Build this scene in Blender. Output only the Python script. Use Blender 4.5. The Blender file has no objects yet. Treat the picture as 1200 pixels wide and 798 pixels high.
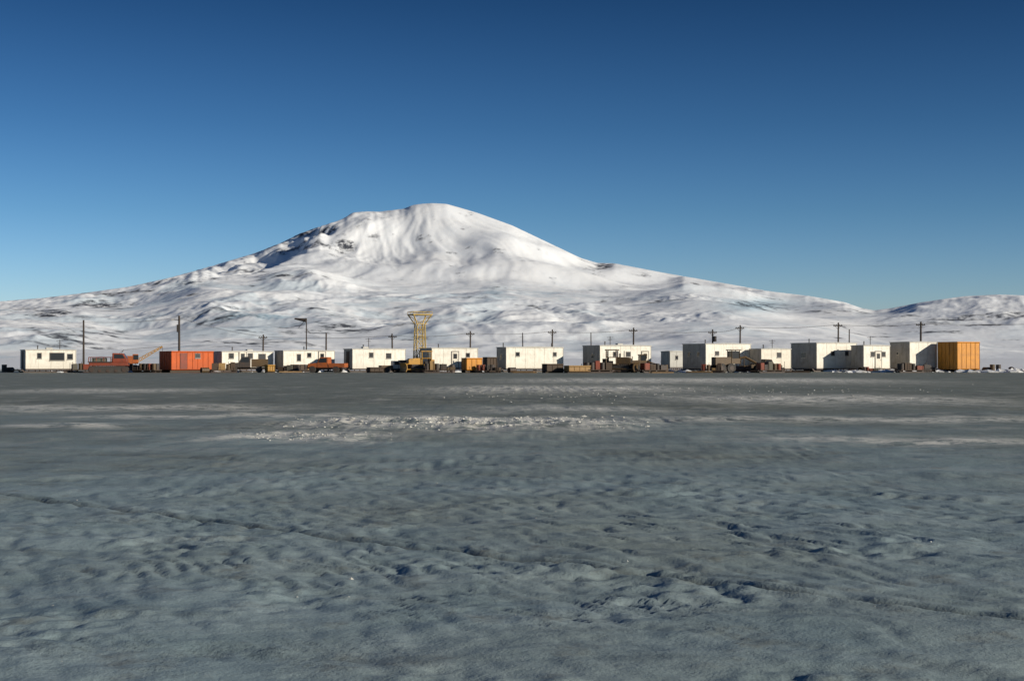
import bpy, math, random
import numpy as np
from mathutils import Vector, Matrix
random.seed(7)
S=bpy.context.scene
F=1667.0; HY=420.0; EYE=1.6
def PX(px,d): return (px-600.0)/F*d
def PZ(py,d): return EYE+(HY-py)/F*d
def PD(py): return EYE*F/(py-HY)

# ---------------------------------------------------------------- materials
def newmat(name):
    m=bpy.data.materials.new(name); m.use_nodes=True
    nt=m.node_tree; b=nt.nodes['Principled BSDF']
    return m,nt,b
def N(nt,t,**k):
    n=nt.nodes.new(t)
    for a,v in k.items(): setattr(n,a,v)
    return n
def noise(nt,co,scale,detail=4,rough=.55,vec=None):
    n=N(nt,'ShaderNodeTexNoise'); n.inputs['Scale'].default_value=scale
    n.inputs['Detail'].default_value=detail; n.inputs['Roughness'].default_value=rough
    if vec is not None:
        mp=N(nt,'ShaderNodeMapping'); mp.inputs['Scale'].default_value=vec
        nt.links.new(co,mp.inputs['Vector']); co=mp.outputs[0]
    nt.links.new(co,n.inputs['Vector']); return n.outputs['Fac']
def ramp(nt,f,a,b):
    n=N(nt,'ShaderNodeMapRange'); n.clamp=True
    n.inputs['From Min'].default_value=a; n.inputs['From Max'].default_value=b
    nt.links.new(f,n.inputs['Value']); return n.outputs[0]
def mixc(nt,f,a,b):
    n=N(nt,'ShaderNodeMix',data_type='RGBA')
    for s,v in ((n.inputs[6],a),(n.inputs[7],b)):
        if isinstance(v,tuple): s.default_value=(*v,1)
        else: nt.links.new(v,s)
    if isinstance(f,float): n.inputs[0].default_value=f
    else: nt.links.new(f,n.inputs[0])
    return n.outputs[2]
def mth(nt,op,a,b=None):
    n=N(nt,'ShaderNodeMath',operation=op)
    for i,v in enumerate((a,b)):
        if v is None: continue
        if isinstance(v,(int,float)): n.inputs[i].default_value=v
        else: nt.links.new(v,n.inputs[i])
    return n.outputs[0]

def paint(name,col,rough=.55,dirt=(.16,.10,.05),amount=.5,metal=0.):
    m,nt,b=newmat(name)
    co=N(nt,'ShaderNodeTexCoord').outputs['Object']
    n1=ramp(nt,noise(nt,co,1.3,5,.65),.45,.72)
    n2=ramp(nt,noise(nt,co,3.0,4,.6,(1,1,.15)),.50,.75)
    f=mth(nt,'MULTIPLY',mth(nt,'MAXIMUM',n1,n2),amount)
    sep=N(nt,'ShaderNodeSeparateXYZ'); nt.links.new(co,sep.inputs[0])
    low=mth(nt,'MULTIPLY',ramp(nt,sep.outputs[2],1.4,.2),mth(nt,'MULTIPLY',noise(nt,co,4,3),amount*1.6))
    f=mth(nt,'MAXIMUM',f,low)
    c=mixc(nt,f,col,dirt)
    nt.links.new(c,b.inputs['Base Color'])
    b.inputs['Roughness'].default_value=rough; b.inputs['Metallic'].default_value=metal
    bp=N(nt,'ShaderNodeBump'); bp.inputs['Strength'].default_value=.25; bp.inputs['Distance'].default_value=.03
    nt.links.new(noise(nt,co,2.2,2),bp.inputs['Height']); nt.links.new(bp.outputs[0],b.inputs['Normal'])
    return m
WHITE=paint('white_paint',(.78,.73,.62),.5,(.34,.26,.18),.5)
WHITE2=paint('cream_paint',(.70,.64,.52),.5,(.32,.25,.18),.45)
END_SHADE=paint('painted_end_shade',(.46,.41,.34),.7,(.16,.12,.08),.6)  # darker taupe paints shade onto the trailers' unlit ends, with some dirt
ROOF=paint('roof_sheet',(.48,.46,.41),.6,(.25,.22,.19),.5)
TRIM=paint('trim_grey',(.10,.09,.08),.6)
ORANGE=paint('orange_paint',(.58,.10,.010),.7,(.20,.05,.02),.55)
DORANGE=paint('faded_orange_paint',(.42,.10,.015),.7,(.12,.05,.03),.7)
RED=paint('red_oxide',(.25,.045,.018),.65,(.08,.035,.02),.7)
YEL=paint('yellow_paint',(.52,.27,.035),.55,(.14,.08,.03),.7)
PALEY=paint('pale_yellow_paint',(.60,.42,.12),.6,(.30,.20,.08),.5)
AMBER=paint('amber_panel',(.62,.25,.015),.6,(.28,.11,.02),.65)
WOOD=paint('raw_plywood',(.36,.22,.08),.7,(.14,.07,.03),.6)
DKW=paint('dark_timber',(.08,.05,.03),.8,(.03,.025,.02),.5)
STEEL=paint('dark_steel',(.04,.035,.03),.6,(.10,.05,.03),.5)
RUB=paint('rubber',(.025,.024,.023),.8,(.12,.1,.08),.4)
OLIVE=paint('brown_machine_paint',(.11,.065,.025),.6,(.04,.03,.02),.5)
CANVAS=paint('tarpaulin',(.13,.12,.09),.85,(.07,.06,.05),.5)
POLEM=paint('creosote_pole',(.045,.032,.024),.85,(.08,.06,.04),.4)
m,nt,b=newmat('window_glass'); b.inputs['Base Color'].default_value=(.02,.022,.026,1); b.inputs['Roughness'].default_value=.12; GLASS=m

def snowmat(name,c0,c1):
    m,nt,b=newmat(name); co=N(nt,'ShaderNodeTexCoord').outputs['Object']
    c=mixc(nt,ramp(nt,noise(nt,co,1.5,4),.4,.7),c0,c1)
    nt.links.new(c,b.inputs['Base Color']); b.inputs['Roughness'].default_value=.6
    bp=N(nt,'ShaderNodeBump'); bp.inputs['Strength'].default_value=.6; bp.inputs['Distance'].default_value=.05
    nt.links.new(noise(nt,co,6,4),bp.inputs['Height']); nt.links.new(bp.outputs[0],b.inputs['Normal'])
    return m
SNOW=snowmat('drift_snow',(.80,.80,.80),(.50,.47,.42))
CRUMB=snowmat('dirty_snow_crumbs',(.64,.62,.56),(.38,.36,.31))

# ---------------------------------------------------------------- numpy noise
f4=np.float32
def perlin(x,y,seed=0):
    x=np.asarray(x,f4); y=np.asarray(y,f4)
    fx=np.floor(x); fy=np.floor(y)
    xi=fx.astype(np.int32).astype(np.uint32); yi=fy.astype(np.int32).astype(np.uint32)
    xf=x-fx; yf=y-fy
    u=xf*xf*xf*(xf*(xf*6-15)+10); v=yf*yf*yf*(yf*(yf*6-15)+10)
    lut=np.arange(256)/256*2*np.pi; LC=np.cos(lut).astype(f4); LS=np.sin(lut).astype(f4)
    sd=np.uint32((seed*982451653)&0xffffffff)
    def g(ix,iy,dx,dy):
        h=ix*np.uint32(374761393)+iy*np.uint32(668265263)+sd
        h=(h^(h>>np.uint32(13)))*np.uint32(1274126177)
        h=(h^(h>>np.uint32(16)))&np.uint32(255)
        return LC[h]*dx+LS[h]*dy
    o=np.uint32(1)
    n00=g(xi,yi,xf,yf); n10=g(xi+o,yi,xf-1,yf); n01=g(xi,yi+o,xf,yf-1); n11=g(xi+o,yi+o,xf-1,yf-1)
    return ((n00*(1-u)+n10*u)*(1-v)+(n01*(1-u)+n11*u)*v)*1.5
def fbm(x,y,o=4,seed=0,gain=.5):
    s=0;a=1.
    for i in range(o):
        s=s+a*perlin(x*2**i+i*17.3,y*2**i-i*9.1,seed+i); a*=gain
    return s
def ridged(x,y,o=4,seed=0,gain=.5):
    s=0;a=1.
    for i in range(o):
        s=s+a*(1-2*np.abs(perlin(x*2**i+i*7.7,y*2**i+i*3.3,seed+i))); a*=gain
    return s
def sst(a,b,x):
    t=np.clip((x-a)/(b-a),0,1); return t*t*(3-2*t)

def gridmesh(name,X,Y,Z,mat,attrs={}):
    r,c=X.shape
    me=bpy.data.meshes.new(name)
    co=np.stack([X,Y,Z],-1).reshape(-1,3).astype(np.float32)
    idx=np.arange(r*c).reshape(r,c)
    q=np.stack([idx[:-1,:-1],idx[:-1,1:],idx[1:,1:],idx[1:,:-1]],-1).reshape(-1,4)
    me.vertices.add(len(co)); me.vertices.foreach_set('co',co.ravel())
    me.loops.add(q.size); me.loops.foreach_set('vertex_index',q.ravel().astype(np.int32))
    me.polygons.add(len(q)); me.polygons.foreach_set('loop_start',np.arange(0,q.size,4,dtype=np.int32))
    me.polygons.foreach_set('loop_total',np.full(len(q),4,dtype=np.int32))
    me.polygons.foreach_set('use_smooth',np.ones(len(q),dtype=bool))
    me.update(calc_edges=True)
    for k,v in attrs.items():
        a=me.attributes.new(k,'FLOAT','POINT'); a.data.foreach_set('value',v.ravel().astype(np.float32))
    me.materials.append(mat)
    o=bpy.data.objects.new(name,me); S.collection.objects.link(o); return o

# ---------------------------------------------------------------- mountain
def attr(nt,n): 
    a=N(nt,'ShaderNodeAttribute'); a.attribute_name=n; return a.outputs['Fac']
m,nt,b=newmat('mountain_snow')
co=N(nt,'ShaderNodeTexCoord').outputs['Object']
n=noise(nt,co,.0009,5,.6)
c=mixc(nt,ramp(nt,n,.35,.7),(.88,.88,.87),(.80,.82,.84))
c=mixc(nt,attr(nt,'ice_shade'),c,(.42,.58,.67))
nr=ramp(nt,noise(nt,co,.006,4,.7),.40,.55)
c=mixc(nt,mth(nt,'MULTIPLY',attr(nt,'rock_shade'),nr),c,(.06,.065,.08))
nt.links.new(c,b.inputs['Base Color']); b.inputs['Roughness'].default_value=.8
b.inputs['Specular IOR Level'].default_value=.15
bp=N(nt,'ShaderNodeBump'); bp.inputs['Strength'].default_value=.3; bp.inputs['Distance'].default_value=25
nt.links.new(noise(nt,co,.0035,6,.62),bp.inputs['Height']); nt.links.new(bp.outputs[0],b.inputs['Normal'])
MTN=m
U=np.linspace(-.5,.5,1150); YK=np.concatenate([np.linspace(8.5,32,470),np.linspace(32.3,40,14)])
UU,YY=np.meshgrid(U,YK); XX=UU*YY
prof=[(-900,400),(-500,378),(-200,362),(0,353),(50,349),(100,343),(150,336),(200,325),(250,311),(300,296),(330,284),(350,274),(375,265),(392,260),(402,256),(413,249),(430,247.5),(445,248),(460,246),(473,244.5),(480,241.5),(486,239.6),(496,238.6),(506,237.9),(514,238.3),(523,238.8),(532,241.3),(545,245),(560,249.5),(600,264),(640,283),(680,302),(700,308),(720,308.5),(780,320),(850,332),(900,341),(950,347),(990,354),(1010,361),(1025,363.5),(1045,361),(1080,354),(1130,347),(1170,345),(1200,346),(1350,352),(1600,372),(2000,395)]
pu=np.array([(p[0]-600)/F for p in prof]); pe=np.array([(HY-p[1])/F for p in prof])
P=np.interp(U,pu,pe)
xs,ys=-1.62,30.0
dx=XX-xs; dy=YY-ys
wx=dx+.5*fbm(XX*.25,YY*.25,3,11)*sst(.4,2.5,np.hypot(dx,dy)); wy=dy+.6*fbm(XX*.25+5,YY*.25,3,12)*sst(.4,2.5,np.hypot(dx,dy))
r=np.hypot(wx*np.where(wx>0,.92,1.0),wy)
rr_=np.linspace(0,24,481); hh_=np.interp(rr_,[0,.5,.8,2.0,3.5,5,7,9,12,15,18,20,24],[3.36,3.34,3.25,2.78,2.02,1.48,1.12,.90,.58,.30,.09,.02,-.05])
kk=np.exp(-np.linspace(-2,2,15)**2); kk/=kk.sum(); hh_=np.convolve(np.pad(hh_,7,mode='edge'),kk,'valid')
h=np.interp(r,rr_,hh_)
ang=np.arctan2(wx,-wy)
gul=fbm(ang*3.2+.25*fbm(XX*.5,YY*.5,2,20),r*.22,4,21,.45)
h+=.065*gul*sst(.8,3,r)*(1-sst(8,13,r))
lx=-3.30-.20*(30-YY)+.25*fbm(XX*.7,YY*.7,4,31,.55)
left=sst(0,.6,lx-XX)
h+=(.12*np.exp(-((XX-lx-.1)/.5)**2)-.34*left*np.exp(-((XX-lx)/2.6)**2))*sst(23.5,27,YY)
h+=.055*ridged(XX*1.0+YY*.45,YY*.22-XX*.1,4,41)*left*sst(22,27,YY)*(1-sst(2.5,6,lx-XX))
fl_=np.exp(-((XX+2.6)/.9)**2)*sst(24.5,27,YY)
h+=.03*ridged(XX*1.3+.25*YY,YY*.3,4,43)*fl_
def bump(u0,y0,su,sy,a,skew=0):
    X0=u0*y0
    ddx=(XX-X0); s=np.where(ddx<0,su*(1-skew),su)
    return a*np.exp(-(ddx/s)**2-((YY-y0)/sy)**2)
h+=bump((725-600)/F,28.5,.9,1.0,.17,.65)
h+=bump((905-600)/F,25.0,1.0,.9,.17,.65)
h+=bump((770-600)/F,23.5,1.4,1.0,.09,.6)
h+=bump((560-600)/F,25.5,.5,2.2,.06,.3)
h+=bump((600-600)/F,22.,1.8,1.4,.10,.6)
h+=bump((340-600)/F,23.,1.3,1.2,.12,.6)
h+=bump((160-600)/F,24.,1.2,1.2,.13,.6)
h+=bump((460-600)/F,20.,1.3,1.,.08,.6)
h+=bump((990-600)/F,20.,1.3,1.,.07,.6)
d2=np.hypot((XX-8.6)/1.5,(YY-20.5)/1.1)
h=np.maximum(h,0)+np.interp(d2,[0,1,2,3,4,5],[.80,.72,.45,.2,.05,0])*sst(3.6,6.5,XX)
lowm=sst(4.5,8,r); ls=1-sst(-2,5,XX)
h+=.10*fbm(XX*.24,YY*.30,3,51)*sst(1.5,6,r)
wX=XX+.35*fbm(XX*.5,YY*.5,2,62); wY=YY+.35*fbm(XX*.5,YY*.5,2,63)
h+=.046*ridged(wX*.42,wY*.42,4,61,.40)*lowm*sst(9.5,12,YY)*(.4+.7*ls)
rough=sst(-.05,.40,fbm(XX*.22,YY*.22,2,73)+.2*ls)
h+=.036*ridged(wX*1.0,wY*.75,4,71,.45)*lowm*(.03+.97*rough)*sst(9.5,12,YY)
h+=.014*fbm(XX*2.4,YY*1.8,4,75,.5)*lowm*(.04+.96*rough)*sst(9.5,12,YY)
h+=.007*fbm(XX*1.6,YY*1.6,4,81,.6)*sst(.5,2,r)
h+=.010*fbm(XX*3.5,YY*3,3,83,.6)*(.1+left)
h=h*sst(8.5,11.5,YY)-.045*(1-sst(8.6,10.5,YY))
back=sst(30.5,38,YY); h=h*(1-.9*back)
e=h/YY; mx=e.max(0)
k=P/mx
def sm(k,w):
    ker=np.exp(-np.linspace(-2.5,2.5,w)**2); ker/=ker.sum(); return np.convolve(np.pad(k,w//2,mode='edge'),ker,'valid')
kf=sm(k,9); ks=sm(k,121)
wgt=sst(.80,.98,e/mx[None,:])
keff=ks[None,:]+(kf-ks)[None,:]*wgt
h=np.where(h>0,h*keff,h)
ppx=600+UU*F; ppy=HY-h/YY*F
rn=fbm(XX*1.6,YY*2.2,5,91,.68)
def spot(a,b_,sx_,sy_): return np.exp(-((ppx-a)/sx_)**2-((ppy-b_)/sy_)**2)
sp=0
for q in [(375,272,45,9,.9),(330,290,40,7,.8),(402,285,18,16,.6),(440,256,16,6,.35),(120,357,34,6,1.1),(60,368,40,7,.75),(250,372,80,10,.65),(370,385,80,12,.6),(330,322,60,8,.5),(210,330,60,6,.6),(150,343,50,5,.65),(708,313,16,5,.9),(885,358,38,6,.9),(760,352,40,5,.3),(1185,368,30,9,.8),(1130,378,50,8,.6),(80,395,80,12,.7),(980,365,50,6,.5),(500,390,80,8,.35),(1060,385,60,10,.5),(300,400,80,7,.6)]:
    sp=np.maximum(sp,q[4]*spot(*q[:4]))
rock_shade=sst(.36,.85,sp+.6*rn)  # rock patches, plus shade painted at the right shoulder notch
ice_shade=sst(.05,.45,fbm(XX*.9,YY*.7,4,95,.55))*lowm*.34*(1-sst(22,27,YY))*(.4+.6*ls)
ice_shade=np.clip(ice_shade+.8*spot(885,358,45,8)+.6*spot(300,372,90,12)*sst(-.2,.3,rn)+.3*spot(600,345,120,10)*sst(-.2,.3,rn),0,1)  # blue ice, plus bluish shadow painted into the mid-slope colour
gridmesh('snow_volcano_mountain',XX*1000,YY*1000,h*1000,MTN,{'rock_shade':rock_shade,'ice_shade':ice_shade})

# ---------------------------------------------------------------- ground
def axis_pos(flat,step,g,mx):
    v=[0.]
    while v[-1]<mx: v.append(v[-1]+max(step,step+g*(v[-1]-flat)))
    return v
xp=axis_pos(4.6,.042,.036,60000); gxs=np.array([-a for a in xp[::-1]][:-1]+xp)
yp=axis_pos(9.,.042,.026,60000); gy1=np.array(yp)+5.5
yn=[5.4]; st=.2
while yn[-1]>-30000: yn.append(yn[-1]-st); st*=1.25
gys=np.concatenate([np.array(yn[::-1]),gy1])
GX,GY=np.meshgrid(gxs,gys)
near=1-sst(40,130,np.hypot(GX,GY))
vn=1-sst(22,40,np.hypot(GX,GY))
Z=.035*fbm(GX*.35,GY*.35,3,101)*near
Z=Z+(.016*fbm(GX*1.1,GY*1.1,3,105,.5)+.008*ridged(GX*1.6+.4*GY,GY*2.2,3,108,.5))*near
pit=sst(.15,.55,fbm(GX*.5+3,GY*.5,2,111))
Z+=.020*fbm(GX*3.2,GY*3.2,3,113,.6)*vn*(.12+1.2*pit)
nA=fbm(GX*.6,GY*.6,2,200); nB=fbm(GX*.9,GY*.9,2,300)
grime=0*GX
def seg(p0,p1,w,dep,tread=0,gap=0,seed=0,gr=.3):
    global Z,grime
    d0,d1=PD(p0[1]),PD(p1[1]); a=np.array([PX(p0[0],d0),d0]); b_=np.array([PX(p1[0],d1),d1])
    t=(b_-a)/np.linalg.norm(b_-a); nrm=np.array([-t[1],t[0]])
    q=(GX-a[0])*nrm[0]+(GY-a[1])*nrm[1]+.05*nA
    L=(GX-a[0])*t[0]+(GY-a[1])*t[1]
    brk=.4+.6*sst(-.3,.2,nB*(1 if seed%2 else -1))
    if seed==1: brk=.65+.35*sst(-.3,.2,nB)
    for o in ([0] if not gap else [-gap/2,gap/2]):
        g=np.exp(-((q-o)/w)**2)
        prof=-g*dep+.45*dep*np.exp(-((np.abs(q-o)-1.9*w)/(.7*w))**2)
        if tread: prof=prof+g*dep*.8*np.sin(L*2*np.pi/tread)
        Z+=prof*brk*near; grime=np.maximum(grime,g*brk*gr)
seg((130,597),(1200,727),.060,.040,0,0,1,.9)
seg((100,592),(1200,716),.035,.012,0,0,9,.45)
seg((0,640),(1200,792),.10,.006,.12,0,2,.2)
seg((0,560),(1200,520),.16,.02,.3,1.6,3)
seg((0,530),(1200,600),.16,.02,.3,1.7,4)
seg((0,505),(1200,485),.2,.03,.3,1.8,6,.45)
seg((0,472),(1200,462),.3,.04,0,2.2,7,.5)
wA=fbm(GX*1.2,GY*1.2,3,401); wB=fbm(GX*2.1,GY*1.6,2,431)
def ripples(px0,px1,py0,py1,wl,amp,tilt,seed):
    global Z
    dn,df=PD(py1),PD(py0); dm=(dn+df)/2
    x0,x1=PX(px0,dm),PX(px1,dm); xc,hx=(x0+x1)/2,(x1-x0)/2
    msk=np.exp(-((GX-xc)/hx)**4-((GY-dm-tilt*(GX-xc))/((df-dn)/2))**4)
    ph=(GX+(.45+.1*seed%1)*(GY-dm)+.16*wA)*2*np.pi/wl
    Z+=amp*msk*(np.sin(ph)+.35*np.sin(2*ph+1))*sst(-.4,.35,wB*(1 if seed%2 else -1)+.3*nB)
ripples(90,640,636,692,.19,.013,-.12,401)
ripples(380,950,690,745,.17,.010,-.1,405)
ripples(0,500,590,630,.25,.011,.1,409)
ripples(650,1100,600,650,.24,.011,.0,412)
ripples(-100,500,745,800,.15,.008,.05,417)
ripples(-200,1400,540,800,.33,.009,.05,420)
wr=ridged(GX*.9,GY*.7,3,501,.6)
def wind(px0,px1,py,wid,amp,seed):
    d=PD(py); x0,x1=PX(px0,d),PX(px1,d); xc,hx=(x0+x1)/2,(x1-x0)/2
    msk=np.exp(-((GX-xc)/hx)**4-((GY-d-.5*np.sin(GX*.9+seed)-.3*np.sin(GX*2.3))/wid)**2)
    return msk*amp*np.clip(.35+wr*.55,0,2),msk
snowm=0*GX
for a in [(330,760,497,3.2,.11,501),(240,460,513,1.6,.05,502),(0,150,499,1.0,.03,503),(500,820,456,9,.06,504),(780,1150,468,6,.05,505),(880,1230,516,1.1,.02,506),(600,1050,446,12,.06,507),(-50,330,478,3.,.03,508),(560,780,480,2.8,.04,509),(100,520,488,1.4,.03,510),(700,1250,492,1.6,.03,511),(0,260,458,5,.03,512)]:
    zz,mk=wind(*a); Z+=zz
    snowm=np.maximum(snowm,mk*(1. if a[5] in(501,507) else .9 if a[5] in(502,503,504,505) else .7))
edge=sst(182,200,GY+14*fbm(GX*.02,GY*.02,3,601)+ .02*np.abs(GX))
Z+=.25*edge*(.6+fbm(GX*.06,GY*.06,3,603))*(1-sst(400,900,GY))
Z=np.where(GY>7000,-0.0,Z)
m,nt,b=newmat('packed_ice_apron')
co=N(nt,'ShaderNodeTexCoord').outputs['Object']
big=noise(nt,co,.12,4,.6); mid=noise(nt,co,.9,5,.6); fine=noise(nt,co,7,4,.7); grain=noise(nt,co,45,2,.7)
c=mixc(nt,ramp(nt,mid,.35,.68),(.225,.295,.305),(.31,.38,.385))
c=mixc(nt,mth(nt,'MULTIPLY',ramp(nt,big,.45,.62),.5),c,(.205,.225,.19))
sep=N(nt,'ShaderNodeSeparateXYZ'); nt.links.new(co,sep.inputs[0])
yw=mth(nt,'ADD',sep.outputs[1],mth(nt,'MULTIPLY',mth(nt,'SUBTRACT',big,.5),40))
c=mixc(nt,mth(nt,'MULTIPLY',ramp(nt,yw,12,50),.8),c,(.165,.165,.12))
c=mixc(nt,mth(nt,'MULTIPLY',ramp(nt,noise(nt,co,1.8,5,.7),.56,.72),.6),c,(.11,.095,.065))
c=mixc(nt,mth(nt,'MULTIPLY',ramp(nt,noise(nt,co,1.6,5,.6,(.35,1.3,1)),.56,.70),.4),c,(.10,.125,.13))
c=mixc(nt,mth(nt,'MULTIPLY',ramp(nt,fine,.58,.75),.3),c,(.45,.50,.50))
c=mixc(nt,mth(nt,'MULTIPLY',ramp(nt,grain,.52,.75),.45),c,(.12,.135,.12))
st=mth(nt,'MULTIPLY',ramp(nt,noise(nt,co,.45,5,.74),.53,.65),ramp(nt,sep.outputs[1],16,34))
c=mixc(nt,mth(nt,'MULTIPLY',st,.55),c,(.44,.43,.38))
c=mixc(nt,attr(nt,'grime'),c,(.055,.055,.048))
sm_=mth(nt,'MULTIPLY',attr(nt,'snowm'),ramp(nt,noise(nt,co,1.3,7,.8),.43,.53))
c=mixc(nt,sm_,c,(.86,.82,.72))
c=mixc(nt,attr(nt,'edge'),c,(.88,.88,.87))
nt.links.new(c,b.inputs['Base Color'])
b.inputs['Roughness'].default_value=.62; b.inputs['Specular IOR Level'].default_value=.22
hh=mth(nt,'ADD',mth(nt,'MULTIPLY',fine,.7),mth(nt,'MULTIPLY',grain,.25))
hh=mth(nt,'ADD',hh,mth(nt,'MULTIPLY',mid,2.6))
bp=N(nt,'ShaderNodeBump'); bp.inputs['Strength'].default_value=.5; bp.inputs['Distance'].default_value=.032
nt.links.new(hh,bp.inputs['Height']); nt.links.new(bp.outputs[0],b.inputs['Normal'])
gridmesh('ice_ground',GX,GY,Z,m,{'snowm':snowm,'edge':edge,'grime':grime})

def lumps(name,items,mat):
    V=[];Fc=[]
    base=[(0,0,1),(0.9,0,.3),(.28,.85,.3),(-.72,.52,.3),(-.72,-.52,.3),(.28,-.85,.3),(.7,.5,-.5),(-.3,.8,-.5),(-.85,0,-.5),(-.3,-.8,-.5),(.7,-.5,-.5)]
    fs=[(0,1,2),(0,2,3),(0,3,4),(0,4,5),(0,5,1),(1,6,2),(2,7,3),(3,8,4),(4,9,5),(5,10,1),(2,6,7),(3,7,8),(4,8,9),(5,9,10),(1,10,6)]
    for (x,y,z,s,fl) in items:
        o=len(V); a=random.random()*6.28; ca,sa=math.cos(a),math.sin(a); st=random.uniform(.6,1.6)
        for p in base:
            j=random.uniform(.7,1.3); px,py=p[0]*s*j*st,p[1]*s*j
            V.append((x+px*ca-py*sa,y+px*sa+py*ca,z+p[2]*s*fl*j))
        Fc+= [tuple(i+o for i in f) for f in fs]
    me=bpy.data.meshes.new(name); me.from_pydata(V,[],Fc); me.materials.append(mat)
    o=bpy.data.objects.new(name,me); S.collection.objects.link(o)
it=[]
def gz(x,y):
    j=min(max(np.searchsorted(gxs,x),1),len(gxs)-1); i=min(max(np.searchsorted(gys,y),1),len(gys)-1); return float(Z[i,j])
def scatter(px0,px1,py0,py1,n,s0,s1,fl=.45):
    for _ in range(n):
        py=random.triangular(py0,py1); d=PD(py)+random.uniform(-.3,.3); x=PX(random.triangular(px0,px1) if random.random()<.6 else random.uniform(px0,px1),d)
        s=s0*(s1/s0)**(random.random()**2.5); it.append((x,d,gz(x,d),s,fl))
scatter(330,760,488,506,1000,.012,.06)
scatter(260,460,507,518,200,.012,.035)
scatter(500,1150,446,474,300,.03,.06)
scatter(0,1200,520,640,50,.005,.014)
scatter(0,1200,640,790,25,.003,.008)
for (px,py,s) in [(412,676,.024),(512,565,.022),(735,660,.008),(1090,640,.01)]:
    d=PD(py); it.append((PX(px,d),d,gz(PX(px,d),d)+.005,s,.8))
lumps('ice_crumbs',it,CRUMB)

# ---------------------------------------------------------------- object builder
class B:
    def __init__(s,name,x,y,rot=0,z=0,sc=1):
        s.e=bpy.data.objects.new(name,None); S.collection.objects.link(s.e)
        s.e.location=(x,y,z); s.e.rotation_euler=(0,0,math.radians(rot)); s.e.scale=(sc,sc,sc); s.e.empty_display_size=.3
    def mesh(s,part,V,Fc,mat,smooth=False,bev=0):
        me=bpy.data.meshes.new(part); me.from_pydata([tuple(v) for v in V],[],Fc); me.materials.append(mat)
        o=bpy.data.objects.new(part,me); S.collection.objects.link(o); o.parent=s.e
        if bev>=.02:
            md=o.modifiers.new('bevel','BEVEL'); md.width=bev; md.segments=2; md.limit_method='ANGLE'
        return o
    def box(s,part,x0,x1,y0,y1,z0,z1,mat,bev=0.012,tx=0):
        V=[(x0,y0,z0),(x1,y0,z0),(x1,y1,z0),(x0,y1,z0),(x0+tx,y0,z1),(x1-tx,y0,z1),(x1-tx,y1,z1),(x0+tx,y1,z1)]
        return s.mesh(part,V,[(0,3,2,1),(4,5,6,7),(0,1,5,4),(1,2,6,5),(2,3,7,6),(3,0,4,7)],mat,bev=bev)
    def cyl(s,part,p,q,r,mat,n=12,r2=None):
        p=Vector(p);q=Vector(q);d=(q-p).normalized(); a=d.orthogonal().normalized(); c=d.cross(a); r2=r if r2 is None else r2
        V=[];
        for (o,rr) in ((p,r),(q,r2)):
            for i in range(n):
                t=2*math.pi*i/n; V.append(o+a*math.cos(t)*rr+c*math.sin(t)*rr)
        Fc=[(i,(i+1)%n,n+(i+1)%n,n+i) for i in range(n)]+[tuple(range(n))[::-1],tuple(range(n,2*n))]
        return s.mesh(part,V,Fc,mat)
    def prism(s,part,pts,y0,y1,mat,bev=0.01):
        n=len(pts); V=[(a,y0,c) for a,c in pts]+[(a,y1,c) for a,c in pts]
        Fc=[tuple(range(n)),tuple(range(n,2*n))[::-1]]+[(i,n+i,n+(i+1)%n,(i+1)%n) for i in range(n)]
        return s.mesh(part,V,Fc,mat,bev=bev)
    def beams(s,part,segs,r,mat):
        V=[];Fc=[]
        for p,q in segs:
            p=Vector(p);q=Vector(q);d=(q-p).normalized(); a=d.orthogonal().normalized(); c=d.cross(a); o=len(V)
            for pt in (p,q):
                for k in range(4):
                    t=math.pi/2*k+.78; V.append(pt+a*math.cos(t)*r+c*math.sin(t)*r)
            Fc+=[(o+i,o+(i+1)%4,o+4+(i+1)%4,o+4+i) for i in range(4)]+[(o+3,o+2,o+1,o),(o+4,o+5,o+6,o+7)]
        return s.mesh(part,V,Fc,mat)

def window(b,x,z,w,h,side='f',D=0,i=0):
    if side=='f':
        b.box('window_frame_%d'%i,x-w/2-.08,x+w/2+.08,-.03,.01,z-h/2-.08,z+h/2+.08,TRIM,.005)
        b.box('window_%d'%i,x-w/2,x+w/2,-.045,.0,z-h/2,z+h/2,GLASS,0)
        b.box('window_sill_%d'%i,x-w/2-.1,x+w/2+.1,-.09,.005,z-h/2-.13,z-h/2-.083,ROOF,.005)
    else:
        b.box('end_window_frame_%d'%i,-.06,-.02,x-w/2-.06,x+w/2+.06,z-h/2-.06,z+h/2+.06,WHITE2,.005)
        b.box('end_window_%d'%i,-.075,-.02,x-w/2,x+w/2,z-h/2,z+h/2,GLASS,0)

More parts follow.
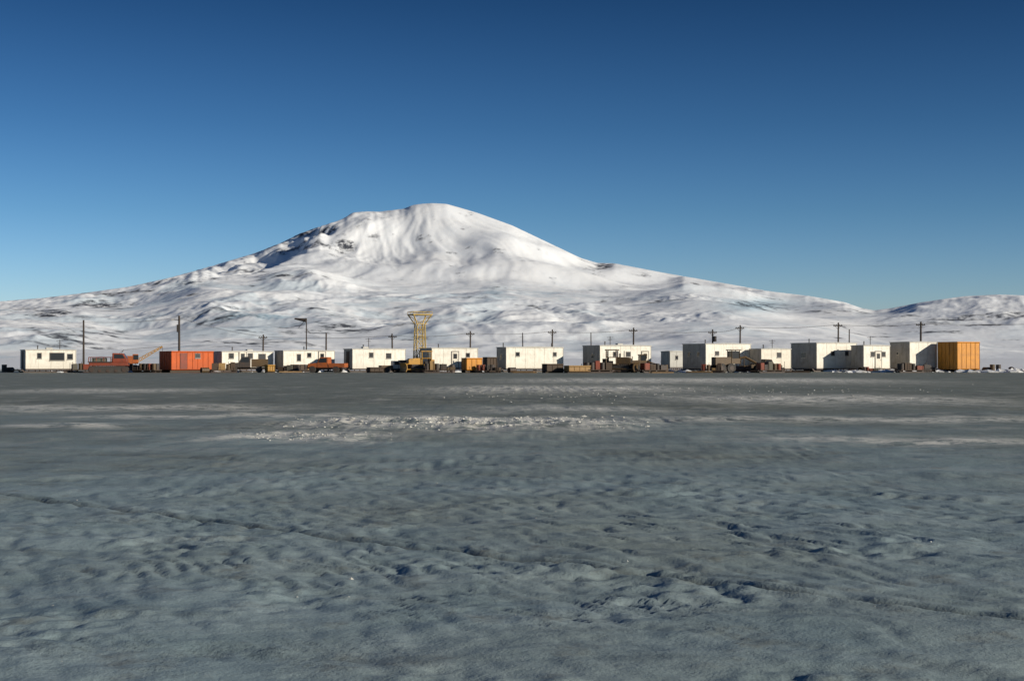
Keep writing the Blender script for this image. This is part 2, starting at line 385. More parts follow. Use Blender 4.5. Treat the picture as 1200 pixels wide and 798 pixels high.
def trailer(px0,px1,yt,d,shade,wins=(),door=None,ewins=(),edoor=False,mat=WHITE,th=25,name='white_hut_trailer',pipe=(.3,),zb=.42,ac=None,ribs=1.22,end=END_SHADE):
    t=math.radians(th); Fx,Fy=PX(px0+shade,d),d; u0=(px0-600)/F; u1=(px1-600)/F
    W=(u1*Fy-Fx)/(math.cos(t)-u1*math.sin(t)); D=(Fx-u0*Fy)/max(.02,(math.sin(t)+u0*math.cos(t)))
    D=min(max(D,2.3),5.5); H=PZ(yt,d)
    b=B(name,Fx,Fy,th)
    b.box('walls',0,W,0,D,zb,H-.14,mat,.02)
    b.box('end_shade_panel',-.025,-.001,.04,D-.04,zb+.03,H-.17,end,.0)  # thin panel over the end wall, carries the painted shade
    rp=[(0-.07,H-.137),(W+.07,H-.137),(W+.07,H-.05),(W*.5,H+.02),(-.07,H-.05)]
    b.prism('roof',rp,-.07,D+.07,ROOF,.01)
    b.box('floor_frame',.05,W-.05,.05,D-.05,zb-.16,zb-.002,STEEL,.01)
    for k,y in enumerate((.25,D-.45)):
        b.prism('skid_%d'%(k+1),[(-.45,.34),(-.35,.38),(-.05,.14),(W+.05,.14),(W+.35,.38),(W+.45,.34),(W+.12,.0),(-.12,.0)],y,y+.2,STEEL,.01)
        b.beams('skid_struts_%d'%(k+1),[((x,y+.1,.12),(x,y+.1,zb-.1)) for x in np.linspace(.4,W-.4,5)],.06,STEEL)
    b.beams('tow_bar',[((-.3,.35,.3),(-1.2,D/2,.25)),((-.3,D-.35,.3),(-1.2,D/2,.25))],.05,STEEL)
    n=max(2,int(W/ribs)); b.beams('wall_battens',[((W*i/n,-.008,zb+.02),(W*i/n,-.008,H-.16)) for i in range(1,n)],.016,mat)
    b.beams('corner_trim',[((.01,-.012,zb),(.01,-.012,H-.15)),((W-.01,-.012,zb),(W-.01,-.012,H-.15))],.035,mat)
    for i,(fx,w,h,z) in enumerate(wins): window(b,fx*W,z,w,h,'f',0,i+1)
    for i,(fy,w,h,z) in enumerate(ewins): window(b,fy*D,z,w,h,'e',D,i+1)
    if door is not None:
        x=door*W
        b.box('door_frame',x-.52,x+.52,-.03,.01,zb+.03,zb+2.07,TRIM,.005)
        b.box('door',x-.42,x+.42,-.055,0,zb+.06,zb+1.97,WHITE2,.01)
        b.box('door_window',x-.24,x+.24,-.07,0,zb+1.15,zb+1.75,GLASS,0)
        b.box('door_handle',x+.28,x+.36,-.1,-.05,zb+.95,zb+1.0,STEEL,.0)
        for k in range(2): b.box('step_%d'%(k+1),x-.5,x+.5,-.95+.4*k,-.56+.4*k,.04+.2*k,.2+.2*k,DKW,.01)
    if edoor:
        y=D*.5
        b.box('end_door_frame',-.05,-.02,y-.5,y+.5,zb+.04,zb+2.05,TRIM,.005)
        b.box('end_door',-.075,-.02,y-.42,y+.42,zb+.06,zb+1.97,DKW,.01)
    for i,f in enumerate(pipe):
        b.cyl('stove_pipe_%d'%(i+1),(f*W,D*.6,H-.1),(f*W,D*.6,H+.35),.06,STEEL,10)
        b.cyl('pipe_cap_%d'%(i+1),(f*W,D*.6,H+.36),(f*W,D*.6,H+.44),.12,STEEL,10,.04)
    if ac: b.box('roof_vent',ac*W-.35,ac*W+.35,D*.3,D*.3+.6,H-.05,H+.18,ROOF,.02)
    return b,W,D,H

T=trailer
T(24,89,409,160,6,[(.62,1.5,.75,1.8),(.27,.35,.5,1.9),(.88,.5,.5,1.8)],None,edoor=True,ac=.5,th=27)
T(250,320,411,166,10,[(.18,.5,.5,1.9),(.55,.5,.5,1.9),(.78,.8,.55,1.8)],.40,ac=.6,th=33)
T(322,392,410,168,10,[(.3,.4,.7,1.7),(.5,.4,.4,2.0)],.75,pipe=(.5,),th=33)
T(403,475,408,166,10,[(.35,.4,.45,2.0),(.68,.55,.5,1.9)],None,edoor=True,ac=.3,th=29)
T(492,560,407,172,14,[(.78,.4,.4,2.0)],.5)
T(582,660,406,168,11,[(.2,.4,.35,2.1),(.85,.35,.35,2.1)],None,ewins=[(.5,.6,.6,1.8)],pipe=(.05,.9))
T(683,763,404,168,20,[(.3,.5,.45,2.1),(.55,.5,.45,2.1)],.88,ewins=[(.4,.5,.5,1.9)],ac=.5)
T(800,880,402,166,27,[(.25,.4,.35,2.2)],.6,ewins=[(.3,.5,.5,2.1),(.7,.5,.5,2.1)])
T(880,927,408,166,12,[(.6,.5,.45,2.0)],None,mat=WHITE2)
T(927,1004,401,170,30,[(.4,.4,.4,2.2),(.75,.4,.4,2.2)],None,ewins=[(.5,1.,.6,2.0)],pipe=(.2,))
T(1004,1043,404,168,8,[(.35,.5,.45,2.1),(.75,.5,.45,2.1)],.55)
T(1043,1098,400,170,23,[],None,ewins=[(.6,.3,.3,2.2)],pipe=())
T(780,801,411,190,5,[(.5,.3,.4,1.7)],None,name='small_grey_shed',mat=ROOF,pipe=())

def container(px0,px1,yt,d,shade,mat,name,th=25,base=.3,win=False):
    t=math.radians(th); Fx,Fy=PX(px0+shade,d),d; u0=(px0-600)/F; u1=(px1-600)/F
    W=(u1*Fy-Fx)/(math.cos(t)-u1*math.sin(t)); D=(Fx-u0*Fy)/max(.02,(math.sin(t)+u0*math.cos(t))); D=min(max(D,1.2),6)
    H=PZ(yt,d); b=B(name,Fx,Fy,th)
    b.box('body',0,W,0,D,base,H,mat,.02)
    n=max(3,int(W/.6)); b.beams('front_ribs',[((W*i/n,-.02,base+.02),(W*i/n,-.02,H-.02)) for i in range(n+1)],.025,mat)
    n2=max(2,int(D/.6)); b.beams('end_ribs',[((-.02,D*i/n2,base+.02),(-.02,D*i/n2,H-.02)) for i in range(n2+1)],.025,mat)
    b.beams('rails',[((0,-.03,H-.05),(W,-.03,H-.05)),((0,-.03,base+.05),(W,-.03,base+.05))],.05,mat)
    b.box('lid',-.05,W+.05,-.05,D+.05,H+.002,H+.06,mat,.01)
    for k in range(2):
        y=.15+k*(D-.5); b.box('runner_%d'%(k+1),-.1,W+.1,y,y+.2,0.0,base-.002,DKW,.02)
    if win:
        window(b,W*.62,1.9,.5,.4,'f',0,1)
        b.box('door_panel',W*.2,W*.2+.85,-.075,-.01,base+.1,base+1.9,RED,.01)
    return b
container(187,250,412,160,14,ORANGE,'orange_cargo_container',th=36,win=True)
container(1099,1148,401,168,23,AMBER,'amber_cargo_container')
container(541,565,420,158,6,AMBER,'plywood_crate')
container(566,582,419,164,5,DKW,'plywood_crate')
container(636,660,427,157,5,DKW,'plywood_crate',base=.15)
container(662,692,429,156,5,WOOD,'plywood_crate',base=.15)
container(311,322,428,158,3,YEL,'plywood_crate',base=.15)
container(430,450,431,158,4,DKW,'plywood_crate',base=.1)

# ---------------------------------------------------------------- vehicles
def oblong(x0,x1,r,z,n=10,rise=0):
    pts=[]
    for i in range(n+1):
        t=math.pi/2+math.pi*i/n; pts.append((x0+r*math.cos(t),z+r*math.sin(t)))
    for i in range(n+1):
        t=-math.pi/2+math.pi*i/n; pts.append((x1+r*math.cos(t),z+r*math.sin(t)))
    return pts
def track(b,tag,x0,x1,y0,y1,r,z):
    b.prism('track_'+tag,oblong(x0,x1,r,z),y0,y1,RUB,.01)
    segs=[]; L=x1-x0; n=int(L/.2)
    for i in range(n+1):
        x=x0+L*i/n
        segs+= [((x,y0-.02,z+r),(x,y1+.02,z+r)),((x,y0-.02,z-r+.02),(x,y1+.02,z-r+.02))]
    for i in range(1,6):
        t=math.pi/2+math.pi*i/6
        segs+=[((x0+r*math.cos(t),y0-.02,z+r*math.sin(t)),(x0+r*math.cos(t),y1+.02,z+r*math.sin(t))),((x1-r*math.cos(t),y0-.02,z+r*math.sin(t)),(x1-r*math.cos(t),y1+.02,z+r*math.sin(t)))]
    b.beams('track_cleats_'+tag,segs,.035,STEEL)
    for i,x in enumerate(np.linspace(x0,x1,5)):
        rr=r*.78 if i in(0,4) else r*.5; zz=z if i in(0,4) else z-r*.38
        b.cyl('road_wheel_%s_%d'%(tag,i+1),(x,y0-.05,zz),(x,y1+.05,zz),rr,STEEL,14)
def wheel(b,tag,x,y0,y1,r):
    b.cyl('tyre_'+tag,(x,y0,r),(x,y1,r),r,RUB,22)
    b.cyl('hub_'+tag,(x,y0-.02,r),(x,y1+.02,r),r*.5,STEEL,12)
def bulldozer(x,y,rot,mat,sc=1,cab=True,name='bulldozer'):
    b=B(name,x,y,rot,0,sc)
    track(b,'left',-1.3,1.2,.65,1.1,.42,.44); track(b,'right',-1.3,1.2,-1.1,-.65,.42,.44)
    b.box('chassis',-1.3,1.4,-.6,.6,.5,1.0,STEEL)
    b.prism('hood',[(.1,1.0),(1.75,1.0),(1.75,1.6),(1.6,1.72),(.1,1.8)],-.45,.45,mat,.03)
    b.box('radiator_grille',1.753,1.8,-.38,.38,1.02,1.55,STEEL)
    b.cyl('exhaust_stack',(.9,.2,1.7),(.9,.2,2.5),.05,STEEL)
    b.cyl('air_cleaner',(.5,-.2,1.7),(.5,-.2,2.2),.1,STEEL)
    b.box('fender_left',-1.2,.4,.62,1.12,.92,1.02,mat); b.box('fender_right',-1.2,.4,-1.12,-.62,.92,1.02,mat)
    b.box('seat',-.9,-.4,-.3,.3,1.0,1.35,RUB); b.box('seat_back',-1.0,-.88,-.3,.3,1.2,1.8,RUB)
    b.box('fuel_tank',-1.5,-1.05,-.55,.55,1.0,1.6,mat,.03)
    if cab:
        b.beams('cab_frame',[((px,py,1.0),(px,py,2.55)) for px in(-1.05,.1) for py in(-.6,.6)]+[((-1.05,q,1.75),(.1,q,1.75)) for q in(-.6,.6)],.05,mat)
        b.box('cab_roof',-1.2,.25,-.72,.72,2.55,2.66,mat,.02)
        b.box('cab_glass_front',.07,.1,-.56,.56,1.8,2.5,GLASS,0); b.box('cab_glass_rear',-1.06,-1.03,-.56,.56,1.8,2.5,GLASS,0)
    bl=[(2.35,.1),(2.22,.35),(2.18,.65),(2.25,.95),(2.4,1.2),(2.46,1.18),(2.32,.93),(2.26,.65),(2.3,.37),(2.42,.12)]
    b.prism('blade',bl,-1.5,1.5,mat,.01)
    b.beams('push_arms',[((-.2,1.25,.45),(2.25,1.25,.4)),((-.2,-1.25,.45),(2.25,-1.25,.4)),((1.2,.3,1.3),(2.25,.5,.9)),((1.2,-.3,1.3),(2.25,-.5,.9))],.07,mat)
    b.beams('rear_hitch',[((-1.4,0,.6),(-2.0,0,.5)),((-1.5,.4,.9),(-1.9,0,.5)),((-1.5,-.4,.9),(-1.9,0,.5))],.06,STEEL)
    return b
def loader(x,y,rot,mat,sc=1):
    b=B('wheel_loader',x,y,rot,0,sc)
    for tag,xx,yy in(('front_left',1.3,.75),('front_right',1.3,-1.2),('rear_left',-1.2,.75),('rear_right',-1.2,-1.2)): wheel(b,tag,xx,yy,yy+.45,.68)
    b.prism('engine_cover',[(-2.2,.8),(-.3,.8),(-.3,1.75),(-2.0,1.65),(-2.2,1.4)],-.65,.65,mat,.03)
    b.box('front_frame',.2,1.7,-.5,.5,.6,1.3,mat,.03)
    b.box('centre_joint',-.3,.25,-.3,.3,.6,1.2,STEEL)
    b.box('cab_base',-.35,.55,-.6,.6,1.2,1.7,mat,.02)
    b.box('cab_glass',-.28,.48,-.55,.55,1.702,2.45,GLASS,.02)
    b.beams('cab_posts',[((px,py,1.7),(px,py,2.48)) for px in(-.32,.52) for py in(-.58,.58)],.045,mat)
    b.box('cab_roof',-.45,.65,-.68,.68,2.46,2.58,mat,.03)
    b.beams('lift_arms',[((.7,.45,1.6),(1.9,.45,1.2)),((.7,-.45,1.6),(1.9,-.45,1.2)),((1.9,.45,1.2),(2.6,.45,.5)),((1.9,-.45,1.2),(2.6,-.45,.5)),((1.0,0,1.2),(2.3,0,1.2))],.09,mat)
    b.prism('bucket',[(2.5,.15),(3.4,.12),(3.4,.18),(2.75,.25),(2.6,.55),(2.8,1.0),(2.74,1.05),(2.5,.75)],-1.3,1.3,STEEL,.01)
    b.cyl('exhaust',(-1.3,.3,1.7),(-1.3,.3,2.3),.05,STEEL)
def truck(x,y,rot,mat,bedmat=None,sc=1,name='pickup_truck',stake=False):
    b=B(name,x,y,rot,0,sc); bedmat=bedmat or mat
    for tag,xx in(('front',1.55),('rear',-1.35)):
        for t2,y0 in(('left',.68),('right',-.9)): wheel(b,tag+'_'+t2,xx,y0,y0+.22,.4)
    b.box('chassis',-2.3,2.1,-.45,.45,.45,.62,STEEL)
    b.prism('cab',[(-.35,.62),(1.0,.62),(1.0,1.2),(.65,1.85),(-.3,1.9),(-.35,1.8)],-.85,.85,mat,.05)
    b.prism('hood',[(1.002,.62),(2.15,.62),(2.2,.75),(2.15,1.1),(1.002,1.2)],-.82,.82,mat,.05)
    b.prism('side_windows',[(-.2,1.25),(.85,1.25),(.58,1.76),(-.2,1.79)],-.862,.862,GLASS,0)
    b.mesh('windshield',[(1.012,-.75,1.24),(1.012,.75,1.24),(.69,.72,1.8),(.69,-.72,1.8)],[(0,1,2,3)],GLASS)
    b.box('bed_floor',-2.35,-.45,-.88,.88,.65,.75,bedmat)
    for k,(y0,y1) in enumerate(((-.9,-.82),(.82,.9))): b.box('bed_side_%d'%(k+1),-2.35,-.45,y0,y1,.752,1.6 if stake else 1.15,bedmat)
    b.box('tailgate',-2.4,-2.352,-.88,.88,.7,1.6 if stake else 1.15,bedmat)
    b.box('front_bumper',2.2,2.3,-.85,.85,.5,.68,STEEL); b.box('grille',2.19,2.23,-.5,.5,.75,1.0,STEEL)
    for k,yy in enumerate((-.66,.66)): b.cyl('headlamp_%d'%(k+1),(2.15,yy,.9),(2.24,yy,.9),.1,GLASS)
    return b
def carrier(x,y,rot,mat,sc=1):
    b=B('tracked_carrier',x,y,rot,0,sc)
    track(b,'left',-1.8,1.7,.55,1.0,.36,.38); track(b,'right',-1.8,1.7,-1.0,-.55,.36,.38)
    b.box('hull',-2.1,2.1,-.9,.9,.78,1.15,mat,.03)
    b.prism('cab',[(.4,1.152),(2.0,1.152),(1.95,1.6),(1.6,2.15),(.4,2.2)],-.85,.85,mat,.05)
    b.prism('cab_side_windows',[(.6,1.6),(1.75,1.6),(1.5,2.03),(.6,2.05)],-.862,.862,GLASS,0)
    b.mesh('windshield',[(1.965,-.75,1.64),(1.965,.75,1.64),(1.64,.7,2.1),(1.64,-.7,2.1)],[(0,1,2,3)],GLASS)
    b.box('cargo_deck',-2.2,.35,-1.0,1.0,1.152,1.25,STEEL)
    b.beams('deck_rails',[((px,py,1.25),(px,py,1.75)) for px in(-2.1,-1.3,-.5,.25) for py in(-.95,.95)]+[((-2.1,py,1.72),(.25,py,1.72)) for py in(-.95,.95)],.04,mat)
    b.box('deck_load',-1.8,-.3,-.7,.7,1.252,1.65,CANVAS,.03)
    for k,yy in enumerate((-.6,.6)): b.cyl('headlamp_%d'%(k+1),(2.08,yy,1.0),(2.16,yy,1.0),.1,GLASS)
def crane(x,y,rot,mat):
    b=B('crawler_crane',x,y,rot)
    track(b,'left',-1.2,1.2,.6,1.05,.38,.4); track(b,'right',-1.2,1.2,-1.05,-.6,.38,.4)
    b.box('carbody',-1.0,1.0,-.6,.6,.5,.85,STEEL); b.cyl('slew_ring',(0,0,.85),(0,0,.98),.55,STEEL,20)
    b.box('house',-1.6,.5,-.8,.8,.98,1.9,mat,.04); b.box('counterweight',-1.85,-1.602,-.75,.75,1.0,1.6,STEEL,.03)
    b.box('cab',.502,1.15,-.8,-.1,.98,2.1,mat,.04); b.box('cab_glass',.6,1.17,-.815,-.2,1.45,2.0,GLASS,0)
    p0=Vector((.7,.3,1.1)); p1=Vector((3.9,.3,3.0)); s=[]
    n=9; d=(p1-p0); up=Vector((-.5,0,.86)); 
    for a in(-1,1):
        for c in(-1,1):
            f=lambda t,a=a,c=c:p0+d*t+Vector((0,.22*a,0))*(1-.6*t)+up*.2*c*(1-.6*t)
            s.append((f(0),f(1)))
            g=lambda t,a=a,c=-c:p0+d*t+Vector((0,.22*a,0))*(1-.6*t)+up*.2*c*(1-.6*t)
            for i in range(n): s.append((f(i/n),g((i+1)/n)))
    b.beams('lattice_boom',s,.03,YEL)
    b.beams('boom_cables',[((-.9,.2,1.9),(-.5,.2,2.6)),((-.5,.2,2.6),p1),((-1.3,.2,1.9),(-.5,.2,2.6)),(p1,(3.95,.3,1.2))],.02,STEEL)
    b.box('hook_block',3.85,4.05,.22,.38,1.0,1.25,STEEL)
def grader(x,y,rot,mat):
    b=B('road_grader',x,y,rot)
    for tag,xx in(('front',2.6),('mid',-1.0),('rear',-2.2)):
        for t2,y0 in(('left',.65),('right',-.95)): wheel(b,tag+'_'+t2,xx,y0,y0+.3,.52)
    b.box('engine_cover',-2.8,-.8,-.5,.5,.85,1.75,mat,.04)
    b.beams('main_frame',[((-.8,0,1.4),(1.2,0,1.75)),((1.2,0,1.75),(2.8,0,1.0)),((2.6,-.9,.52),(2.6,.9,.52)),((2.6,0,.5),(2.6,0,1.1))],.13,mat)
    b.beams('cab_frame',[((px,py,1.2),(px,py,2.5)) for px in(-.75,.25) for py in(-.5,.5)],.05,mat)
    b.box('cab_lower',-.8,.3,-.55,.55,1.0,1.6,mat,.02); b.box('cab_glass',-.72,.22,-.47,.47,1.602,2.42,GLASS,0); b.box('cab_roof',-.9,.4,-.65,.65,2.5,2.6,mat,.02)
    bl=b.prism('moldboard',[(.8,.12),(.68,.4),(.78,.75),(.84,.73),(.75,.4),(.87,.13)],-1.6,1.6,STEEL,.01); bl.rotation_euler=(0,0,.35)
    b.beams('circle_drawbar',[((.8,.5,.7),(2.5,0,.8)),((.8,-.5,.7),(2.5,0,.8)),((.8,.5,.7),(.9,.3,1.6)),((.8,-.5,.7),(.9,-.3,1.6))],.06,mat)
def sled(x,y,rot,seed,sc=1):
    rs=random.Random(seed); b=B('cargo_sled',x,y,rot,0,sc)
    for k,yy in enumerate((-.7,.55)): b.prism('runner_%d'%(k+1),[(-2.1,.32),(-1.9,.4),(-1.6,.16),(1.7,.16),(1.9,.2),(1.9,0),(-1.7,0)],yy,yy+.15,STEEL)
    b.box('deck',-1.8,1.9,-.9,.9,.3,.4,DKW); b.beams('deck_bearers',[((q,-.75,.23),(q,.75,.23)) for q in(-1.4,0,1.5)],.07,DKW)
    b.beams('tow_frame',[((-1.8,-.6,.3),(-3.0,0,.25)),((-1.8,.6,.3),(-3.0,0,.25))],.04,STEEL)
    x0=-1.7
    k=0
    while x0<1.4:
        w=rs.uniform(.5,1.1); h=rs.uniform(.35,1.25); m_=rs.choice([DKW,WOOD,CANVAS,STEEL,OLIVE,RED,DKW])
        if rs.random()<.3:
            b.cyl('drum_%d'%k,(x0+.3,-.4,.402),(x0+.3,-.4,1.28),.29,rs.choice([STEEL,RED,OLIVE]),16); b.cyl('drum_b_%d'%k,(x0+.3,.35,.402),(x0+.3,.35,1.28),.29,STEEL,16); w=.6
        else: b.box('crate_%d'%k,x0,x0+w,rs.uniform(-.8,-.5),rs.uniform(.4,.8),.402,.4+h,m_,.02)
        x0+=w+rs.uniform(.03,.15); k+=1
    b.beams('stakes',[((q,-.88,.4),(q,-.88,rs.uniform(.9,1.7))) for q in(-1.7,-.5,.7,1.8)],.03,DKW)

def at(px,d): return PX(px,d),d
carrier(*at(128,158),10,RED,1.0)
crane(*at(150,166),15,DORANGE)
truck(*at(290,160),-170,STEEL,OLIVE,.95,'flatbed_truck',True)
truck(*at(383,158),172,DORANGE,None,.92)
bulldozer(*at(494,160),-160,YEL,.92)
bulldozer(*at(722,160),-15,OLIVE,.98)
loader(*at(752,162),8,OLIVE,.8)
grader(*at(862,160),20,OLIVE)
truck(*at(897,161),10,OLIVE,None,.8)
bulldozer(*at(1082,164),10,STEEL,.5,False)
truck(*at(462,162),20,WHITE2,OLIVE,.7)
for i,(px,d,rt,sc) in enumerate([(100,163,15,.8),(172,160,-20,.8),(262,159,12,.75),(340,161,170,.6),(352,166,40,.7),(512,158,10,.8),(478,163,30,.9),(572,158,-15,.7),(700,158,190,.9),(766,159,20,.8),(835,158,-12,.7),(902,158,15,.8),(1066,160,12,.8),(1020,162,0,.5)]):
    sled(*at(px,d),rt,i+3,sc)

def tower():
    x,y=at(492,176); b=B('lattice_observation_tower',x,y,22); H=PZ(366,176)
    zt=H-.35; zn=H*.80; c=[(-1,-1),(1,-1),(1,1),(-1,1)]
    L=list(np.linspace(0,zn,5))+[zt]
    W=[.66,.62,.58,.54,.50,1.15]
    legs=[];br=[]
    for i in range(len(L)-1):
        for k in range(4):
            p=c[k]; q=c[(k+1)%4]; a,bz,wa,wb=L[i],L[i+1],W[i],W[i+1]
            legs.append(((p[0]*wa,p[1]*wa,a),(p[0]*wb,p[1]*wb,bz)))
            br+=[((p[0]*wb,p[1]*wb,bz),(q[0]*wb,q[1]*wb,bz))]
            br.append(((p[0]*wa,p[1]*wa,a),(q[0]*wb,q[1]*wb,bz)))
            if i<4: br.append(((q[0]*wa,q[1]*wa,a),(p[0]*wb,p[1]*wb,bz)))
    b.beams('tower_legs',legs,.07,PALEY); b.beams('tower_bracing',br,.033,PALEY)
    b.box('top_platform',-1.25,1.25,-1.25,1.25,zt+.01,zt+.12,PALEY,.01)
    r=[]
    for k in range(4):
        p=c[k];q=c[(k+1)%4]
        r.append(((p[0]*1.2,p[1]*1.2,zt+.4),(q[0]*1.2,q[1]*1.2,zt+.4)))
        for t in(0,.5): r.append(((p[0]*1.2*(1-t)+q[0]*1.2*t,p[1]*1.2*(1-t)+q[1]*1.2*t,zt+.05),(p[0]*1.2*(1-t)+q[0]*1.2*t,p[1]*1.2*(1-t)+q[1]*1.2*t,zt+.42)))
    b.beams('railings',r,.03,PALEY)
    b.box('mid_platform',-.75,.75,-.75,.75,zn-.03,zn+.03,PALEY,.01)
    b.beams('ladder',[((-.18,-.76,0),(-.18,-.6,zn)),((.18,-.76,0),(.18,-.6,zn))]+[((-.18,-.74+.14*t/16,zn*t/16+.1),(.18,-.74+.14*t/16,zn*t/16+.1)) for t in range(16)],.018,PALEY)
tower()

tops=[]
def pole(px,yt,d,arm=True,r=.13,extra=None):
    x,y=at(px,d); H=PZ(yt,d); b=B('utility_pole',x,y,random.uniform(-12,12))
    o=b.cyl('pole_shaft',(0,0,-.2),(random.uniform(-.08,.08),0,H),r,POLEM,10,r*.75)
    if arm:
        b.box('crossarm',-.6,.6,-.09,.03,H-.5,H-.38,POLEM)
        for k,xx in enumerate((-.5,-.2,.2,.5)): b.cyl('insulator_%d'%(k+1),(xx,-.03,H-.379),(xx,-.03,H-.26),.045,GLASS,8)
        b.beams('arm_braces',[((-.4,-.05,H-.45),(0,-.12,H-.9)),((.4,-.05,H-.45),(0,-.12,H-.9))],.022,STEEL)
    if extra=='transformer': b.cyl('transformer_can',(.3,-.1,H-1.7),(.3,-.1,H-.95),.24,STEEL,14)
    if extra=='lamp': b.beams('lamp_arm',[((0,0,H-.6),(-.7,-.2,H-.5))],.035,STEEL); b.box('lamp_head',-1.0,-.65,-.32,-.1,H-.6,H-.48,ROOF); b.box('switch_box',-.3,.1,-.35,-.13,H-2.2,H-1.2,STEEL)
    tops.append((x,y,H)); return b
pole(98,375,190,False,.15,)
pole(210,370,190,False,.17,'lamp')
pole(308,392,196); pole(382,390,196,False)
pole(460,391,196); pole(551,388,196)
pole(613,390,198,False,.09); pole(647,386,196); pole(693,390,198,False,.09)
pole(742,384,196); pole(835,386,196,True,.13,'transformer'); pole(867,381,194)
pole(982,378,192,True,.13); pole(995,386,194,False,.1); pole(1079,377,190,True,.16); pole(1290,374,190)
w=B('power_lines',0,0); segs=[]
main=[t for i,t in enumerate(tops) if i not in(3,6,8,13)]
for a,c in zip(main[:-1],main[1:]):
    for off in(-.5,.5):
        prev=None
        for i in range(13):
            t=i/12; p=(a[0]+(c[0]-a[0])*t+off*.3,a[1]+(c[1]-a[1])*t+off,a[2]+(c[2]-a[2])*t-.26-.6*4*t*(1-t)*.5)
            if prev: segs.append((prev,p))
            prev=p
w.beams('wires',segs,.012,STEEL)
x,y=at(359,180); b=B('windsock_mast',x,y,0); H=PZ(373,180)
b.cyl('mast',(0,0,0),(0,0,H),.09,POLEM,10,.06); b.cyl('hoop',(-.05,0,H-.25),(-.15,0,H-.25),.26,STEEL,14)
b.cyl('sock',(-.15,0,H-.25),(-1.5,0,H-.05),.24,STEEL,14,.10)
b.beams('stays',[((0,0,H-.1),(-1.0,0,H-1.2)),((0,0,H-1.4),(.5,0,H-1.9))],.035,POLEM)
for px,d,y0,y1 in((70,165,409,398),(432,170,408,396),(905,180,408,398),(1020,180,404,394),(715,172,404,394)):
    x,y=at(px,d); b=B('radio_mast',x,y,0); z1=PZ(y1,d)
    b.cyl('mast',(0,0,0),(0,0,z1),.04,STEEL,8); b.beams('aerial_arms',[((-.4,0,z1-.15),(.4,0,z1-.15)),((-.25,0,z1-.4),(.25,0,z1-.4))],.02,STEEL)

def drum(x,y,mat,lay=False):
    b=B('fuel_drum',x,y,random.uniform(0,180))
    if lay:
        b.cyl('shell',(-.44,0,.29),(.44,0,.29),.29,mat,18); [b.cyl('hoop_%d'%k,(z-.02,0,.29),(z+.02,0,.29),.305,mat,18) for k,z in enumerate((-.42,-.14,.14,.42))]
    else:
        b.cyl('shell',(0,0,0),(0,0,.88),.29,mat,18); [b.cyl('hoop_%d'%k,(0,0,z-.02),(0,0,z+.02),.305,mat,18) for k,z in enumerate((.02,.3,.59,.87))]
for px,d,mt,l in((180,160,STEEL,0),(183,161,OLIVE,0),(5,165,STEEL,0),(12,164,STEEL,1),(240,158,OLIVE,1),(530,158,STEEL,0),(600,160,STEEL,1),(775,160,STEEL,0),(780,161,OLIVE,0),(915,160,STEEL,1),(1010,163,OLIVE,1),(1156,166,STEEL,1),(1163,168,OLIVE,0),(1170,165,STEEL,0),(1185,172,STEEL,1)):
    drum(PX(px,d),d,mt,l)
for px,d in((340,157),(615,157),(820,158),(935,160),(1190,168),(775,157)):
    b=B('timber_pile',PX(px,d),d,random.uniform(-20,30))
    for k in range(7): b.box('plank_%d'%(k+1),-1.3+random.uniform(-.2,.2),1.3+random.uniform(-.2,.2),-.5+.14*(k%4)+.02*(k//4),-.38+.14*(k%4)+.02*(k//4),.0+.09*(k//4),.085+.09*(k//4),random.choice([DKW,WOOD]),.004)
it=[]
for _ in range(420):
    px=random.choice([random.uniform(0,1200),random.gauss(1022,22),random.gauss(1170,30),random.gauss(850,25)]); d=random.uniform(161,176); s=random.uniform(.15,.75)*(1 if px<900 else 1.25)
    it.append((PX(px,d),d,0,s,.42))
lumps('snow_drifts',it,SNOW)

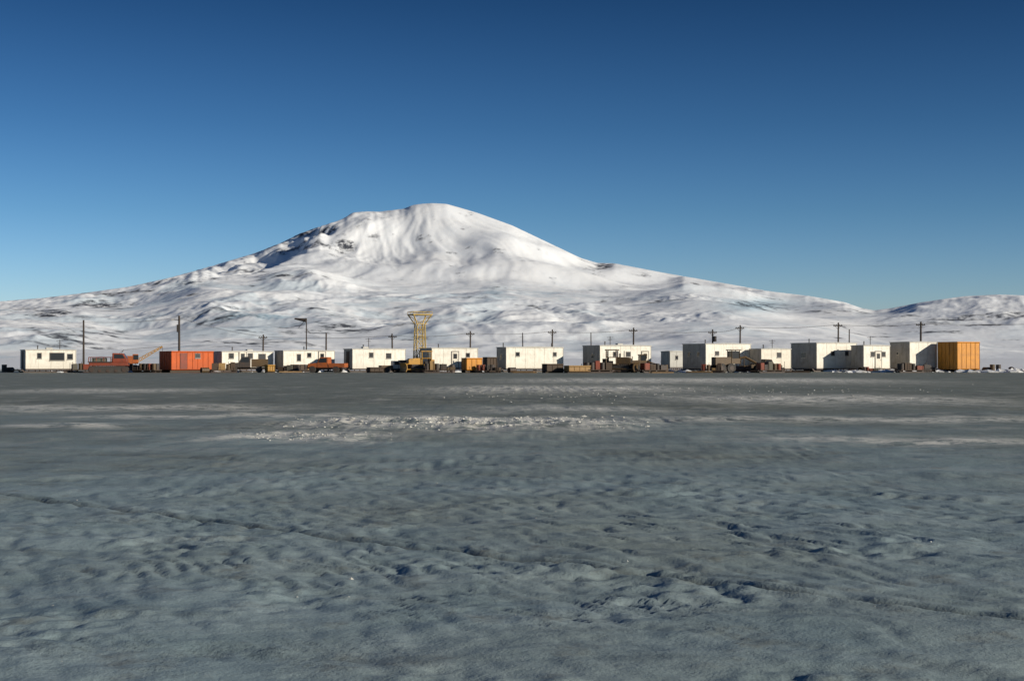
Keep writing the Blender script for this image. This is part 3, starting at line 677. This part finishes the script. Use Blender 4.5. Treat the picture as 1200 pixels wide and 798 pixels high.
# ---------------------------------------------------------------- light
AZ=120; EL=17
wd=bpy.data.worlds.new('World'); S.world=wd; wd.use_nodes=True; nt=wd.node_tree
bg=nt.nodes['Background']; sk=N(nt,'ShaderNodeTexSky'); sk.sky_type='NISHITA'; sk.sun_disc=False
sk.sun_elevation=math.radians(EL); sk.sun_rotation=math.radians(AZ); sk.altitude=300; sk.air_density=1.0; sk.dust_density=.1; sk.ozone_density=2.5
gm=N(nt,'ShaderNodeGamma'); gm.inputs[1].default_value=1.25
tc=N(nt,'ShaderNodeTexCoord'); sp_=N(nt,'ShaderNodeSeparateXYZ'); nt.links.new(tc.outputs['Generated'],sp_.inputs[0])
cr=N(nt,'ShaderNodeValToRGB'); nt.links.new(sp_.outputs[2],cr.inputs[0])
st=[(0,(.60,.66,1.0)),(.04,(.48,.61,.92)),(.10,(.31,.47,.68)),(.16,(.20,.35,.52)),(.245,(.10,.215,.34)),(.6,(.20,.30,.42)),(1,(.32,.42,.52))]
el=cr.color_ramp.elements
while len(el)<len(st): el.new(.5)
for e_,(p_,c_) in zip(el,st): e_.position=p_; e_.color=(*c_,1)
mm=N(nt,'ShaderNodeMix',data_type='RGBA',blend_type='MULTIPLY'); mm.inputs[0].default_value=1
nt.links.new(sk.outputs[0],gm.inputs[0]); nt.links.new(gm.outputs[0],mm.inputs[6]); nt.links.new(cr.outputs[0],mm.inputs[7])
nt.links.new(mm.outputs[2],bg.inputs[0]); bg.inputs[1].default_value=.08
sl=bpy.data.lights.new('sun','SUN'); sl.energy=4.9; sl.angle=math.radians(.5); sl.color=(1,.93,.80)
so=bpy.data.objects.new('sun',sl); S.collection.objects.link(so)
v=Vector((math.sin(math.radians(AZ))*math.cos(math.radians(EL)),math.cos(math.radians(AZ))*math.cos(math.radians(EL)),math.sin(math.radians(EL))))
so.rotation_euler=v.to_track_quat('Z','Y').to_euler(); so.location=(40,-40,40)
S.view_settings.view_transform='Standard'; S.view_settings.look='None'; S.view_settings.exposure=0
cd=bpy.data.cameras.new('camera'); cam=bpy.data.objects.new('camera',cd); S.collection.objects.link(cam); S.camera=cam
cd.lens=50; cd.sensor_width=36; cd.clip_start=.1; cd.clip_end=120000
cam.location=(0,0,EYE); cam.rotation_euler=(math.radians(90)+math.atan(21/F),0,0)
